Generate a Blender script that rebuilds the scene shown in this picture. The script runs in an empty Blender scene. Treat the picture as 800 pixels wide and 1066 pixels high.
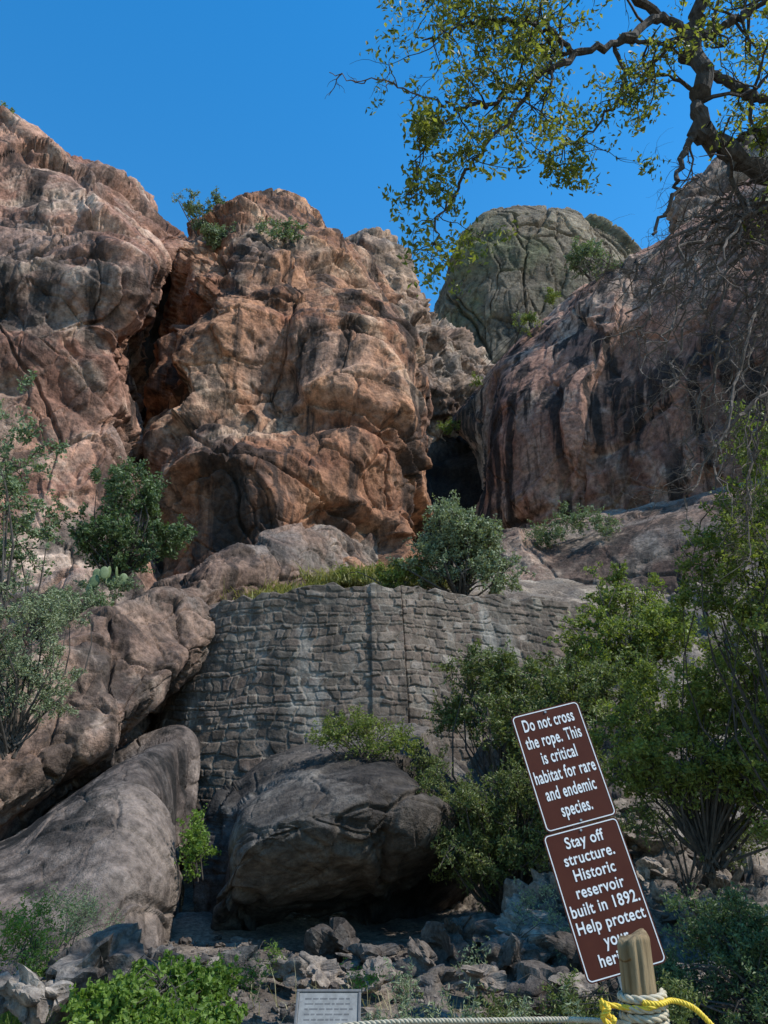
import bpy, math, numpy as np
from mathutils import Vector, Matrix
rng=np.random.default_rng(7)
PITCH=math.radians(20); CP,SP=math.cos(PITCH),math.sin(PITCH); EYE=1.6
# sighting -> world position at horizontal distance Y (survey of the site from the path)
def P(px,py,Y):
    v=(533-py)/800.0; t=Y/(CP-v*SP)
    return np.array([(px-400)/800.0*t, Y, EYE+(SP+v*CP)*t])
def TD(py,Y): return Y/(CP-(533-py)/800.0*SP)

# ---------- noise ----------
T=np.random.default_rng(1).random((64,64,64)).astype(np.float32)
J=np.random.default_rng(2).random((64,64,64,3)).astype(np.float32)
ID=np.random.default_rng(3).random((64,64,64)).astype(np.float32)
def vn(p):
    i=np.floor(p).astype(np.int64); f=p-i; f=f*f*(3-2*f); a=i&63; b=(i+1)&63
    x0,y0,z0=a[:,0],a[:,1],a[:,2]; x1,y1,z1=b[:,0],b[:,1],b[:,2]; fx,fy,fz=f[:,0],f[:,1],f[:,2]
    l=lambda A,B,t:A+(B-A)*t
    return l(l(l(T[x0,y0,z0],T[x1,y0,z0],fx),l(T[x0,y1,z0],T[x1,y1,z0],fx),fy),
             l(l(T[x0,y0,z1],T[x1,y0,z1],fx),l(T[x0,y1,z1],T[x1,y1,z1],fx),fy),fz)
def fbm(p,o=4,g=.5):
    s=0;a=1;t=0
    for k in range(o):
        s=s+a*vn(p*(2.03**k)+k*17.3); t+=a; a*=g
    return s/t
def ridged(p,o=4,g=.55):
    s=0;a=1;t=0
    for k in range(o):
        s=s+a*(1-np.abs(2*vn(p*(2.1**k)+k*9.7)-1)); t+=a; a*=g
    return s/t
def cellval(p,best,wi,wg):
    m=best&63; rel=p-(best+J[m[:,0],m[:,1],m[:,2]]); m2=(best+13)&63; g=(J[m2[:,0],m2[:,1],m2[:,2]]-.5)*2
    idv=ID[m[:,0],m[:,1],m[:,2]]; return idv,(idv-.5)*wi+(rel*g).sum(1)*wg
def facets(p,w,wi=.9,wg=.9):
    # fractured rock: tilted planar facets, one per joint block, blended over a narrow bevel
    i=np.floor(p).astype(np.int64); n=len(p)
    F1=np.full(n,9.0);F2=np.full(n,9.0);b1=i.copy();b2=i.copy()
    for dx in(-1,0,1):
        for dy in(-1,0,1):
            for dz in(-1,0,1):
                c=i+np.array([dx,dy,dz]); m=c&63
                d=np.sqrt((((c+J[m[:,0],m[:,1],m[:,2]])-p)**2).sum(1))
                c1=d<F1; c2=(~c1)&(d<F2)
                F2=np.where(c1,F1,np.where(c2,d,F2)); b2[c1]=b1[c1]; b2[c2]=c[c2]; b1[c1]=c[c1]; F1=np.where(c1,d,F1)
    i1,v1=cellval(p,b1,wi,wg); i2,v2=cellval(p,b2,wi,wg); e=sst(0,w,F2-F1)
    return F2-F1,.5*(i1+i2)*(1-e)+i1*e,.5*(v1+v2)*(1-e)+v1*e
def sst(a,b,x):
    t=np.clip((x-a)/(b-a),0,1); return t*t*(3-2*t)

# ---------- mesh helpers ----------
class MB:
    def __init__(s): s.v=[];s.f=[];s.m=[];s.t=[];s.n=0
    def add(s,v,f,mat=0,tone=.5):
        v=np.asarray(v,float).reshape(-1,3); f=np.asarray(f,np.int64).reshape(-1,4)
        s.v.append(v); s.f.append(f+s.n); s.m.append(np.full(len(f),mat)); s.t.append(np.broadcast_to(np.asarray(tone,float),(len(v),))); s.n+=len(v)
    def obj(s,name,mats,smooth=True):
        v=np.concatenate(s.v);f=np.concatenate(s.f);m=np.concatenate(s.m);t=np.concatenate(s.t)
        me=bpy.data.meshes.new(name); me.vertices.add(len(v)); me.vertices.foreach_set('co',v.ravel().astype(np.float32))
        me.loops.add(len(f)*4); me.loops.foreach_set('vertex_index',f.ravel().astype(np.int32))
        me.polygons.add(len(f)); me.polygons.foreach_set('loop_start',(np.arange(len(f))*4).astype(np.int32))
        me.polygons.foreach_set('material_index',m.astype(np.int32))
        me.polygons.foreach_set('use_smooth',np.full(len(f),smooth))
        a=me.attributes.new('tone','FLOAT','POINT'); a.data.foreach_set('value',t.astype(np.float32))
        for x in mats: me.materials.append(x)
        me.update(calc_edges=True)
        o=bpy.data.objects.new(name,me); bpy.context.scene.collection.objects.link(o); return o
def cr(A,n):
    k=len(A); t=np.linspace(0,k-1,n); i=np.minimum(np.floor(t).astype(int),k-2); f=(t-i).reshape((-1,)+(1,)*(A.ndim-1))
    p0=A[np.maximum(i-1,0)];p1=A[i];p2=A[i+1];p3=A[np.minimum(i+2,k-1)]
    return .5*((2*p1)+(-p0+p2)*f+(2*p0-5*p1+4*p2-p3)*f*f+(-p0+3*p1-3*p2+p3)*f**3)
def gridfaces(nv,nu):
    a=(np.arange(nv-1)[:,None]*nu+np.arange(nu-1)[None,:]).ravel()
    return np.stack([a,a+1,a+nu+1,a+nu],1)
def gnorm(G):
    n=np.cross(np.gradient(G,axis=1),np.gradient(G,axis=0)); n/=np.linalg.norm(n,axis=2,keepdims=True)+1e-9; return n
def blur(A,k):
    for ax in (0,1):
        pad=[(0,0)]*3; pad[ax]=(k+1,k); B=np.cumsum(np.pad(A,pad,mode='edge'),axis=ax); n=A.shape[ax]
        A=(np.take(B,np.arange(2*k+1,2*k+1+n),axis=ax)-np.take(B,np.arange(0,n),axis=ax))/(2*k+1)
    return A
def rockd(p,S,amp,zs=.75,crack=.4,fine=1.0):
    q=p/S; w=np.stack([fbm(q*1.2+5,4),fbm(q*1.2+25,4),fbm(q*1.2+45,4)],1)-.5
    q=(q+w*.45)*np.array([1,1,zs])
    F,i1,v=facets(q,.13); d=amp*v-amp*crack*.55*(1-sst(0,.028,F))
    F,i2,v=facets(q*2.3*np.array([1,1,1.3])+7.3,.13,.9,.8); d+=amp*fine*(.34*v-crack*.30*(1-sst(0,.035,F)))
    F,i3,v=facets(q*5.6*np.array([1,1,1.25])+3.3,.16,.9,.8); d+=amp*fine*(.135*v-crack*.12*(1-sst(0,.05,F)))
    F,i4,v=facets(q*13*np.array([1,1,1.2])+23.3,.2,.9,.8); d+=amp*fine*.05*v
    d+=amp*.15*(ridged(q*.9+11,3)-.6)+amp*.09*fine*(fbm(q*9,5,.66)-.5)
    return d,.35*i1+.3*i2+.2*i3+.15*i4
def sheet(name,rows,nu,nv,mat,S,amp,strata=0,zs=.75,crack=.4,fine=1.0):
    A=np.array([[P(*c) for c in r] for r in rows])
    A=cr(A,nv); A=np.swapaxes(cr(np.swapaxes(A,0,1),nu),0,1)
    N=gnorm(A); mid=A[nv//2,nu//2]
    if np.dot(N[nv//2,nu//2],np.array([0,0,EYE])-mid)<0: N=-N
    k=max(4,min(nu,nv)//14); Ns=blur(blur(N,k),k); Ns/=np.linalg.norm(Ns,axis=2,keepdims=True)+1e-9
    flat=A.reshape(-1,3)
    b=(fbm(flat/(S*1.7)+31,3)-.5)*amp*2.0
    A=A+Ns*b.reshape(nv,nu,1)
    flat=A.reshape(-1,3); d,t=rockd(flat,S,amp,zs,crack,fine)
    if strata:
        h=flat[:,2]/S*1.3+fbm(flat/(S*1.5),4)*2.6; fr=h-np.floor(h)
        d+=strata*(sst(0,.75,fr)-sst(.78,1,fr))
    A=A+Ns*d.reshape(nv,nu,1)
    m=MB(); m.add(A.reshape(-1,3),gridfaces(nv,nu),0,t); return m.obj(name,[mat])
def tube(m,pts,rad,sides=6,mat=0,tone=.5,n=None):
    pts=np.asarray(pts,float); rad=np.asarray(rad,float)
    if n: pts=cr(pts,n); rad=cr(rad,n)
    k=len(pts); d=np.gradient(pts,axis=0); d/=np.linalg.norm(d,axis=1,keepdims=True)+1e-9
    ref=np.array([.31,.17,.93]) if abs(d[0]@np.array([.31,.17,.93]))<.9 else np.array([1,0,0])
    a=np.cross(d,ref); a/=np.linalg.norm(a,axis=1,keepdims=True)+1e-9; b=np.cross(d,a)
    th=np.linspace(0,2*math.pi,sides,endpoint=False)
    V=pts[:,None]+rad[:,None,None]*(a[:,None]*np.cos(th)[None,:,None]+b[:,None]*np.sin(th)[None,:,None])
    i=np.arange(k-1)[:,None]*sides; j=np.arange(sides)[None]; j2=(j+1)%sides
    F=np.stack([i+j,i+j2,i+sides+j2,i+sides+j],2).reshape(-1,4)
    m.add(V.reshape(-1,3),F,mat,tone)
def unit(v): v=np.asarray(v,float); return v/(np.linalg.norm(v,axis=-1,keepdims=True)+1e-9)
def leaves(m,c,L,W,mat=1,tone=None,droop=0):
    n=len(c); a=rng.normal(size=(n,3)); a[:,2]-=droop; a=unit(a); b=rng.normal(size=(n,3)); b[:,2]*=.5; b=unit(np.cross(a,b))
    s=(.6+.8*rng.random(n))[:,None]; up=np.cross(a,b)*L*.12
    V=np.stack([c-a*L*s/2,c+b*W*s/2+up,c+a*L*s/2,c-b*W*s/2+up],1)
    if tone is None: tone=rng.random(n)
    m.add(V.reshape(-1,3),np.arange(n*4).reshape(-1,4),mat,np.repeat(np.clip(tone,0,1),4))

# ---------- materials ----------
def N(nt,t,**k):
    n=nt.nodes.new(t)
    for a,b in k.items():
        if a in n.inputs.keys(): n.inputs[a].default_value=b
        else: setattr(n,a,b)
    return n
def mat0(name):
    m=bpy.data.materials.new(name); m.use_nodes=True; nt=m.node_tree; return m,nt,nt.nodes['Principled BSDF'],nt.links.new
def ramp(nt,a,b,ca=(0,0,0,1),cb=(1,1,1,1)):
    r=nt.nodes.new('ShaderNodeValToRGB'); e=r.color_ramp.elements; e[0].position=a;e[1].position=b;e[0].color=ca;e[1].color=cb; return r
def C(c): return (*c,1)
def mixc(nt,fac,a,b,mode='MIX'):
    m=nt.nodes.new('ShaderNodeMix'); m.data_type='RGBA'; m.blend_type=mode; L=nt.links.new
    for s,x in ((0,fac),(6,a),(7,b)):
        if isinstance(x,(int,float)): m.inputs[s].default_value=x
        elif isinstance(x,tuple): m.inputs[s].default_value=C(x)
        else: L(x,m.inputs[s])
    return m.outputs[2]
def mul(nt,a,b):
    n=nt.nodes.new('ShaderNodeMath'); n.operation='MULTIPLY'
    for s,x in ((0,a),(1,b)):
        if isinstance(x,(int,float)): n.inputs[s].default_value=x
        else: nt.links.new(x,n.inputs[s])
    return n.outputs[0]
def noise(nt,vec,sc,det=5,rough=.6,scale3=None,dist=0):
    L=nt.links.new
    if scale3:
        mp=nt.nodes.new('ShaderNodeMapping'); mp.inputs['Scale'].default_value=scale3; L(vec,mp.inputs['Vector']); vec=mp.outputs[0]
    n=N(nt,'ShaderNodeTexNoise',Scale=sc,Detail=float(det),Roughness=rough,Distortion=dist); L(vec,n.inputs['Vector']); return n.outputs['Fac']
def rock(name,c1,c2,c3,s=1.0,streak=.5,streakc=(.022,.02,.018),grey=.3,greyc=(.23,.215,.19),bump=.6,cover=(.46,.57),cov2=(.38,.52)):
    m,nt,bs,L=mat0(name); o=nt.nodes.new('ShaderNodeTexCoord').outputs['Object']
    tn=N(nt,'ShaderNodeTexNoise',Scale=.33*s,Detail=5.0,Roughness=.66,Distortion=.3); L(o,tn.inputs['Vector'])
    sp=nt.nodes.new('ShaderNodeSeparateColor'); L(tn.outputs['Color'],sp.inputs[0])
    r=ramp(nt,.38,.62,C(c1),C(c2)); L(sp.outputs[0],r.inputs[0])
    r2=ramp(nt,.52,.62); L(sp.outputs[1],r2.inputs[0])
    col=mixc(nt,r2.outputs[0],r.outputs[0],c3)
    at=nt.nodes.new('ShaderNodeAttribute'); at.attribute_name='tone'
    rt=ramp(nt,.2,.8,(.58,.56,.55,1),(1.38,1.35,1.3,1)); L(at.outputs['Fac'],rt.inputs[0])
    col=mixc(nt,1.0,col,rt.outputs[0],'MULTIPLY')
    rg=ramp(nt,.5,.62); L(sp.outputs[2],rg.inputs[0])
    col=mixc(nt,mul(nt,rg.outputs[0],grey),col,greyc)
    if streak>0:
        rs=ramp(nt,*cover); L(noise(nt,o,1.0*s,4,.6,(1.7,1.7,.10),dist=.4),rs.inputs[0])
        rs2=ramp(nt,*cov2); L(noise(nt,o,.2*s,2,.6),rs2.inputs[0])
        col=mixc(nt,mul(nt,mul(nt,rs.outputs[0],rs2.outputs[0]),streak),col,streakc)
    rp=ramp(nt,.33,.67,(.42,.42,.42,1),(1.5,1.5,1.5,1)); L(noise(nt,o,6*s,4,.75),rp.inputs[0])
    col=mixc(nt,1.0,col,rp.outputs[0],'MULTIPLY')
    L(col,bs.inputs['Base Color']); bs.inputs['Roughness'].default_value=.85; bs.inputs['Specular IOR Level'].default_value=.2
    b2=N(nt,'ShaderNodeBump',Strength=bump,Distance=.22/s); L(noise(nt,o,3.2*s,6,.75),b2.inputs['Height'])
    L(b2.outputs[0],bs.inputs['Normal']); return m
def leafm(name,dark,light,trans=.3):
    m,nt,bs,L=mat0(name); at=nt.nodes.new('ShaderNodeAttribute'); at.attribute_name='tone'
    r=ramp(nt,0,1,C(dark),C(light)); L(at.outputs['Fac'],r.inputs[0]); L(r.outputs[0],bs.inputs['Base Color'])
    bs.inputs['Roughness'].default_value=.5; bs.inputs['Specular IOR Level'].default_value=.35
    tr=nt.nodes.new('ShaderNodeBsdfTranslucent'); L(mixc(nt,1.0,r.outputs[0],(1.25,1.35,.6),'MULTIPLY'),tr.inputs[0])
    mx=nt.nodes.new('ShaderNodeMixShader'); mx.inputs[0].default_value=trans
    L(bs.outputs[0],mx.inputs[1]); L(tr.outputs[0],mx.inputs[2]); L(mx.outputs[0],nt.nodes['Material Output'].inputs[0]); return m
def simple(name,c1,c2,sc=20,rough=.8,bump=.3,dist=.01,scale3=None,metal=0,spec=.5):
    m,nt,bs,L=mat0(name); o=nt.nodes.new('ShaderNodeTexCoord').outputs['Object']
    n=noise(nt,o,sc,5,.65,scale3); r=ramp(nt,.35,.65,C(c1),C(c2)); L(n,r.inputs[0]); L(r.outputs[0],bs.inputs['Base Color'])
    bs.inputs['Roughness'].default_value=rough; bs.inputs['Metallic'].default_value=metal; bs.inputs['Specular IOR Level'].default_value=spec
    if bump>.1:
        b=N(nt,'ShaderNodeBump',Strength=bump,Distance=dist); L(n,b.inputs['Height']); L(b.outputs[0],bs.inputs['Normal'])
    return m

M_red=rock('cliff_rock',(.21,.094,.054),(.42,.225,.13),(.46,.31,.21),.6,.85,grey=.35)
M_left=rock('cliff_rock_pink',(.21,.107,.075),(.40,.235,.165),(.44,.325,.25),.6,.85,grey=.35)
M_wall=rock('streaked_wall_rock',(.22,.115,.083),(.40,.225,.155),(.42,.295,.22),.6,.92,grey=.2,cover=(.49,.56),cov2=(.36,.50))
M_mid=rock('upper_cliff_rock',(.19,.122,.09),(.34,.24,.172),(.37,.30,.235),.5,.6,grey=.5)
M_peak=rock('mountain_rock',(.145,.12,.09),(.24,.205,.15),(.14,.145,.085),.07,.7,(.07,.065,.055),grey=.5,greyc=(.13,.135,.085),bump=.9)
M_low=rock('slab_rock',(.075,.06,.052),(.15,.12,.103),(.19,.155,.132),1.0,.95,grey=.4,greyc=(.14,.13,.12))
M_ledge=rock('ledge_rock',(.15,.095,.072),(.29,.20,.15),(.33,.26,.205),1.0,.7,grey=.45)
M_bould=rock('boulder_rock',(.048,.041,.035),(.115,.098,.083),(.20,.178,.154),1.0,.9,grey=.35,greyc=(.15,.14,.125))
M_stone=rock('loose_stone',(.095,.078,.064),(.20,.165,.135),(.27,.23,.19),2.5,0,grey=.4,greyc=(.18,.168,.15))
M_wet_shade=rock('wet_shade_rock',(.018,.015,.013),(.04,.032,.027),(.055,.044,.037),.8,.8,grey=.1,greyc=(.06,.055,.05))  # near-black: waterfall stain, also painted-in shade for crevice and cave backing
M_soil=rock('soil',(.15,.12,.095),(.27,.222,.175),(.31,.265,.215),2.5,0,grey=.3,bump=.9)
M_bark=simple('bark',(.03,.024,.019),(.09,.075,.06),25,.95,.8,.02,(1,1,.3))
M_twig=simple('dead_twig',(.06,.046,.036),(.15,.117,.092),25,.95,0,.01)

# ---------- rock masses ----------
def back(r,dY,dp): return [(a,b+dp,c+dY) for a,b,c in r]
rA=[[(-250,720,17),(-120,700,18),(-20,690,18),(40,670,18.5),(90,650,19),(130,630,20),(160,620,22),(178,610,30)],
[(-250,560,19),(-120,560,19.5),(-20,560,20),(40,550,20.5),(90,540,21),(125,530,22),(145,520,25),(160,520,33)],
[(-250,450,21),(-120,450,21),(-20,450,21.5),(40,450,22),(85,450,22.5),(115,450,23.5),(130,450,27),(148,450,36)],
[(-250,340,22),(-120,350,22),(-20,360,22.5),(40,360,22.5),(80,365,23.3),(102,370,24.5),(116,370,28),(140,365,37)],
[(-250,240,23.5),(-120,260,23.5),(-20,290,23.7),(40,285,23.2),(90,280,22.8),(132,285,23.2),(154,292,26.5),(170,300,37)],
[(-250,120,26),(-120,160,26),(-20,195,26),(40,210,26.5),(95,225,27),(140,240,28),(178,262,30),(200,275,38)],
[(-250,40,30),(-120,85,30),(-20,118,30),(40,143,30.5),(95,172,31),(145,205,32),(185,240,34),(203,262,40)]]
rA.append(back(rA[-1],12,25))
sheet('cliff',rA,380,460,M_left,4.6,1.0,.25)
rB=[[(130,640,24),(160,640,23),(220,640,21),(280,640,21),(340,640,22),(385,620,24),(412,610,27),(430,600,34)],
[(140,560,27),(165,555,24),(215,550,22),(280,550,22),(335,560,23),(380,580,25),(415,565,27),(430,550,37)],
[(150,490,30),(170,490,24.5),(215,480,22.0),(285,485,22.4),(340,490,23.4),(390,480,25),(424,480,27),(434,480,38)],
[(172,420,34),(184,425,27.8),(228,430,26.2),(290,435,26.6),(340,420,25.7),(386,400,25.8),(418,410,27.5),(432,420,38)],
[(180,340,36),(192,340,28.5),(232,335,26),(290,335,26.4),(340,335,27),(382,340,28),(411,350,30),(424,360,38)],
[(190,285,36),(202,280,29),(235,280,28),(290,280,29),(330,285,30),(368,300,31),(398,315,33),(408,330,40)],
[(194,262,36),(209,255,32),(240,235,31),(285,228,32),(325,244,33),(357,262,34),(383,285,36),(397,300,42)],
[(197,245,40),(212,228,38),(240,206,38),(275,199,39),(310,205,40),(345,236,41),(378,268,42),(392,290,46)]]
rB.append(back(rB[-1],15,25))
sheet('cliff',rB,440,520,M_red,4.4,1.05,.3)
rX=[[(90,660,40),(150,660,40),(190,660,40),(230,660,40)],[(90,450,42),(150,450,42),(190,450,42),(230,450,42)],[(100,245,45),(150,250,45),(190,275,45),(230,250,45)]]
sheet('cliff',rX,60,120,M_wet_shade,3,.5)  # crevice backing, its deep shade put into the near-black colour
rC=[[(340,480,50),(370,480,50),(400,480,50),(430,480,50),(450,480,51),(475,480,52),(505,480,54),(530,480,56)],
[(340,400,50),(370,380,49),(400,370,48),(430,385,49),(450,410,50),(475,420,52),(505,430,54),(530,440,56)],
[(340,320,54),(370,310,52),(400,310,51),(430,330,52),(447,360,54),(468,380,56),(495,400,58),(520,420,60)],
[(340,262,60),(365,262,58),(395,266,57),(425,290,57),(443,325,58),(465,345,60),(490,378,62),(515,405,64)]]
rC.append(back(rC[-1],15,25))
sheet('cliff',rC,240,260,M_mid,5,2.2,.8)
rD=[[(490,580,37),(508,575,36),(540,570,35),(585,560,33.5),(640,550,31.5),(700,545,29),(760,540,27),(820,530,25),(960,510,21)],
[(500,520,42),(516,520,37),(542,510,35),(585,500,33),(640,490,31),(700,480,29),(760,470,27),(820,460,25),(960,440,21)],
[(492,470,44),(508,465,38),(536,440,35.5),(582,420,33.5),(640,400,31.5),(700,390,29.5),(760,380,27.5),(820,370,25.5),(960,350,21.5)],
[(466,448,46),(492,428,41),(524,395,37.5),(580,355,35.5),(640,325,33.5),(700,300,31),(760,285,29),(820,270,27),(960,250,23)],
[(462,438,48),(490,408,43),(525,368,41),(580,322,39),(640,278,37),(700,242,35),(760,212,33),(820,185,31),(960,150,27)]]
rD.append(back(rD[-1],12,15))
sheet('cliff',rD,440,340,M_wall,5.4,.75,.15,zs=.35)
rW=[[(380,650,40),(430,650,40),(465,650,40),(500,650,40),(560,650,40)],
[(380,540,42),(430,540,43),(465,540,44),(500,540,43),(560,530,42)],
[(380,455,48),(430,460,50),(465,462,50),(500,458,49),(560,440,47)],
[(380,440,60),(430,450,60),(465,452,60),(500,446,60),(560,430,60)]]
sheet('waterfall_chute',rW,100,120,M_wet_shade,2.8,.6)
rE=[[(500,640,25),(560,640,24),(620,650,23),(680,660,22),(740,660,21),(800,670,20),(950,680,18)],
[(515,605,26),(560,600,25),(620,600,24),(680,600,23),(740,600,22),(800,600,21),(950,600,19)],
[(520,565,28),(560,558,27),(620,548,26),(680,540,25),(740,530,24),(800,520,23),(950,500,20)],
[(520,550,33),(560,545,32),(620,535,31),(680,525,29),(740,515,27),(800,505,26),(950,480,23)]]
sheet('rock_ledge',rE,280,130,M_ledge,4.6,.45,fine=.8)
rF=[[(-150,960,15),(-40,915,16),(50,850,17),(130,790,18),(185,735,19),(250,690,20),(340,650,22),(400,640,24)],
[(-150,950,11),(-40,900,11.5),(50,815,12.5),(120,765,13.5),(180,705,15),(240,660,17.5),(340,615,20.5),(400,605,23)],
[(-150,860,11),(-40,810,11.8),(50,750,13),(120,710,14),(190,660,15.8),(255,625,18),(340,580,21),(400,590,23.5)],
[(-150,760,12),(-40,720,13),(50,680,14),(125,640,15.5),(195,605,17.5),(265,570,20),(345,545,22.5),(400,575,25)],
[(-150,740,17),(-40,700,18),(50,665,19),(125,630,20.5),(195,600,22),(265,570,24),(345,550,26),(400,575,28)]]
sheet('rock_ledge',rF,420,280,M_ledge,2.5,.46,.08,crack=.6)
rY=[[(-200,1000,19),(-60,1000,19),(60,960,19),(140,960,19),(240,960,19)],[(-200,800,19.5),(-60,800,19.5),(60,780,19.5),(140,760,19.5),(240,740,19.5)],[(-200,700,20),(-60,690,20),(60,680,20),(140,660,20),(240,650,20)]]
sheet('cave_wall',rY,100,100,M_wet_shade,2,.4)  # backing below the ledge, shadow painted in as near-black rock
rG=[[(-100,1010,7.5),(0,1005,8),(60,1002,8.3),(120,1000,8.6),(160,1000,9),(180,1000,9.8),(186,1000,12.5)],
[(-100,960,8),(0,950,8.8),(60,930,9.2),(115,900,9.5),(155,900,10),(180,910,11),(188,910,13.5)],
[(-100,920,9),(0,905,9.8),(55,865,10.5),(110,830,11),(150,820,11.5),(182,840,12.4),(194,850,14.5)],
[(-100,890,10.5),(0,880,11.5),(60,835,12.5),(115,795,13),(157,772,13.5),(186,768,14.2),(202,780,15.5)],
[(-100,890,16),(0,880,16),(60,840,17),(115,800,17),(157,775,17.5),(186,770,18),(202,780,18)]]
sheet('rock_slab',rG,300,260,M_low,3.4,.22,crack=.7,fine=.8)
rH=[[(212,995,13),(222,990,12),(270,985,12),(330,975,12.3),(400,970,12.8),(450,960,13.5),(490,940,14),(520,930,15)],
[(212,950,13),(220,940,10.8),(265,935,10.4),(330,925,10.5),(400,915,10.9),(450,905,11.6),(490,900,12.5),(520,900,15)],
[(216,900,13.5),(226,885,10.4),(270,860,9.8),(330,840,10),(400,835,10.3),(450,850,11),(490,865,12.2),(525,880,15)],
[(225,860,14.5),(240,835,11.8),(285,812,11.6),(340,798,12),(400,792,12.2),(450,800,12.6),(490,830,13.3),(525,850,16)],
[(225,830,16.5),(245,825,16),(290,800,15.5),(345,785,15.5),(400,775,15.5),(450,770,15.5),(490,790,16),(525,820,18)],
[(225,800,19),(245,800,19),(290,790,19),(345,780,19),(400,770,19),(450,765,19),(490,780,19),(525,810,20)]]
sheet('boulder',rH,340,300,M_bould,3.0,.34,crack=.5,fine=.75)
rK=[[(440,1000,11.5),(520,1000,11),(600,1010,9),(700,1030,7.5),(800,1050,6.5),(980,1060,6)],
[(440,930,14),(520,940,13),(600,930,11.5),(700,900,10.5),(800,890,10),(980,870,9)],
[(440,850,16),(520,840,15.5),(600,810,14.5),(700,780,14),(800,760,13.5),(980,740,12)],
[(440,760,18.5),(520,730,18.5),(600,690,19),(700,650,19),(800,630,19),(980,600,18)],
[(440,690,22),(520,640,23),(600,620,24),(700,600,26),(800,570,26),(980,520,24)]]
sheet('rocky_bank',rK,220,200,M_stone,1.2,.4)
rM=[[(430,520,240),(455,520,235),(480,520,230),(510,520,225),(550,520,225),(600,520,225),(640,520,230),(670,520,240),(720,520,250)],
[(440,420,250),(456,410,242),(482,400,235),(512,400,230),(550,400,228),(600,400,230),(640,400,238),(670,400,248),(720,400,262)],
[(446,365,262),(458,345,250),(480,325,244),(513,305,238),(550,300,236),(600,300,238),(640,305,244),(668,315,255),(720,360,270)],
[(448,335,266),(457,310,258),(471,280,251),(500,250,247),(550,240,246),(600,246,249),(640,262,255),(670,290,262),(720,345,275)],
[(450,325,275),(459,300,270),(475,266,265),(507,234,262),(550,222,262),(600,228,264),(640,246,270),(670,275,276),(720,330,285)]]
rM.append(back(rM[-1],60,20))
sheet('mountain',rM,300,320,M_peak,30,5.0,1.0,zs=.3,crack=1.0)
rR=[[(690,330,58),(705,330,56),(740,330,55),(780,330,54),(850,330,52),(950,330,48)],
[(694,260,60),(708,250,57),(740,245,56),(780,240,55),(850,230,53),(950,220,49)],
[(700,222,64),(714,196,61),(744,172,60),(785,150,59),(850,115,57),(950,80,53)],
[(700,240,80),(714,210,80),(744,190,80),(785,165,80),(850,130,80),(950,100,80)]]
sheet('cliff',rR,140,110,M_mid,5,1.3,.5)
rJ=[[(150,690,17.6),(190,668,17.7),(250,652,17.6),(330,638,17.4),(420,632,17.8),(520,634,18.8),(620,636,19.8),(700,630,21)],
[(160,670,18.6),(195,650,18.6),(260,634,19),(335,618,20),(420,608,21),(520,612,22),(620,615,23),(700,615,24)],
[(170,650,22),(220,610,23),(270,600,24),(345,592,25),(420,590,28),(500,590,30),(600,590,30),(700,590,30)],
[(170,640,40),(220,600,40),(270,595,40),(345,590,40),(420,585,44),(500,580,44),(600,580,44),(700,580,44)]]
sheet('silt_terrace',rJ,160,90,M_soil,.9,.12)

# ---------- ground ----------
def ground_z(x,y):
    p=np.stack([x,y,x*0+3.3],-1).reshape(-1,3)
    h=(fbm(p*.35,3)-.5)*.45+(fbm(p*1.6,4)-.5)*.22+(ridged(p*5,3)-.5)*.05
    r=np.sqrt(x**2+(y-8)**2).ravel(); h*=sst(2500,20,r)
    return (h-.15).reshape(x.shape)
u=np.linspace(-1,1,460); ax=14*u+2500*u**11
X,Y=np.meshgrid(ax,ax+9); Z=ground_z(X,Y)
pf=np.stack([X,Y,Z],-1).reshape(-1,3)
gm=MB(); gm.add(pf,gridfaces(460,460),0,vn(pf*2)); gm.obj('ground',[M_soil])
def gz(x,y): return float(ground_z(np.array([x],float),np.array([y],float))[0])

# ---------- loose rocks ----------
def rocks(name,pl,mat,k=13):
    m=MB(); a=np.linspace(-1,1,k); A_,B_=np.meshgrid(a,a); F=gridfaces(k,k)
    V=[];S=[]
    for (c,s) in pl:
        sc=s*(.6+.8*rng.random(3)); sc[2]*=.7; off=rng.random(3)*60; rot=rng.random()*6.28; tn=rng.random()
        for ax_ in range(3):
            for sg in(-1,1):
                q=np.zeros((k,k,3)); q[...,ax_]=sg; q[...,(ax_+1)%3]=A_*sg; q[...,(ax_+2)%3]=B_
                q=q.reshape(-1,3); n=q/(np.abs(q)**4.5).sum(1,keepdims=True)**(1/4.5)
                V.append(n); S.append((c,sc,off,rot,tn))
    n=np.concatenate(V); kk=k*k; off=np.repeat(np.array([s[2] for s in S]),kk,0)
    F_,i1,g=facets(n*.9+off,.08,.45,.9); d=g+.25*(fbm(n*1.8+off,4)-.5)
    v=n*(1+d[:,None])*.6*np.repeat(np.array([s[1] for s in S]),kk,0)
    rot=np.repeat(np.array([s[3] for s in S]),kk); tl=np.sin(rot*3)*.5
    v=np.stack([v[:,0]*np.cos(tl)-v[:,2]*np.sin(tl),v[:,1],v[:,0]*np.sin(tl)+v[:,2]*np.cos(tl)],1)
    v=np.stack([v[:,0]*np.cos(rot)-v[:,1]*np.sin(rot),v[:,0]*np.sin(rot)+v[:,1]*np.cos(rot),v[:,2]],1)+np.repeat(np.array([s[0] for s in S]),kk,0)
    FF=(F[None]+np.arange(len(S))[:,None,None]*kk).reshape(-1,4)
    m.add(v,FF,0,np.repeat(np.array([s[4] for s in S]),kk)); return m.obj(name,[mat],False)
pl=[]
for i in range(500):
    y=4.2+rng.random()*6.8; x=(rng.random()*1.5-.72)*y; s=.06+.2*rng.random()**6
    pl.append((np.array([x,y,gz(x,y)+s*.1]),s))
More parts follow.
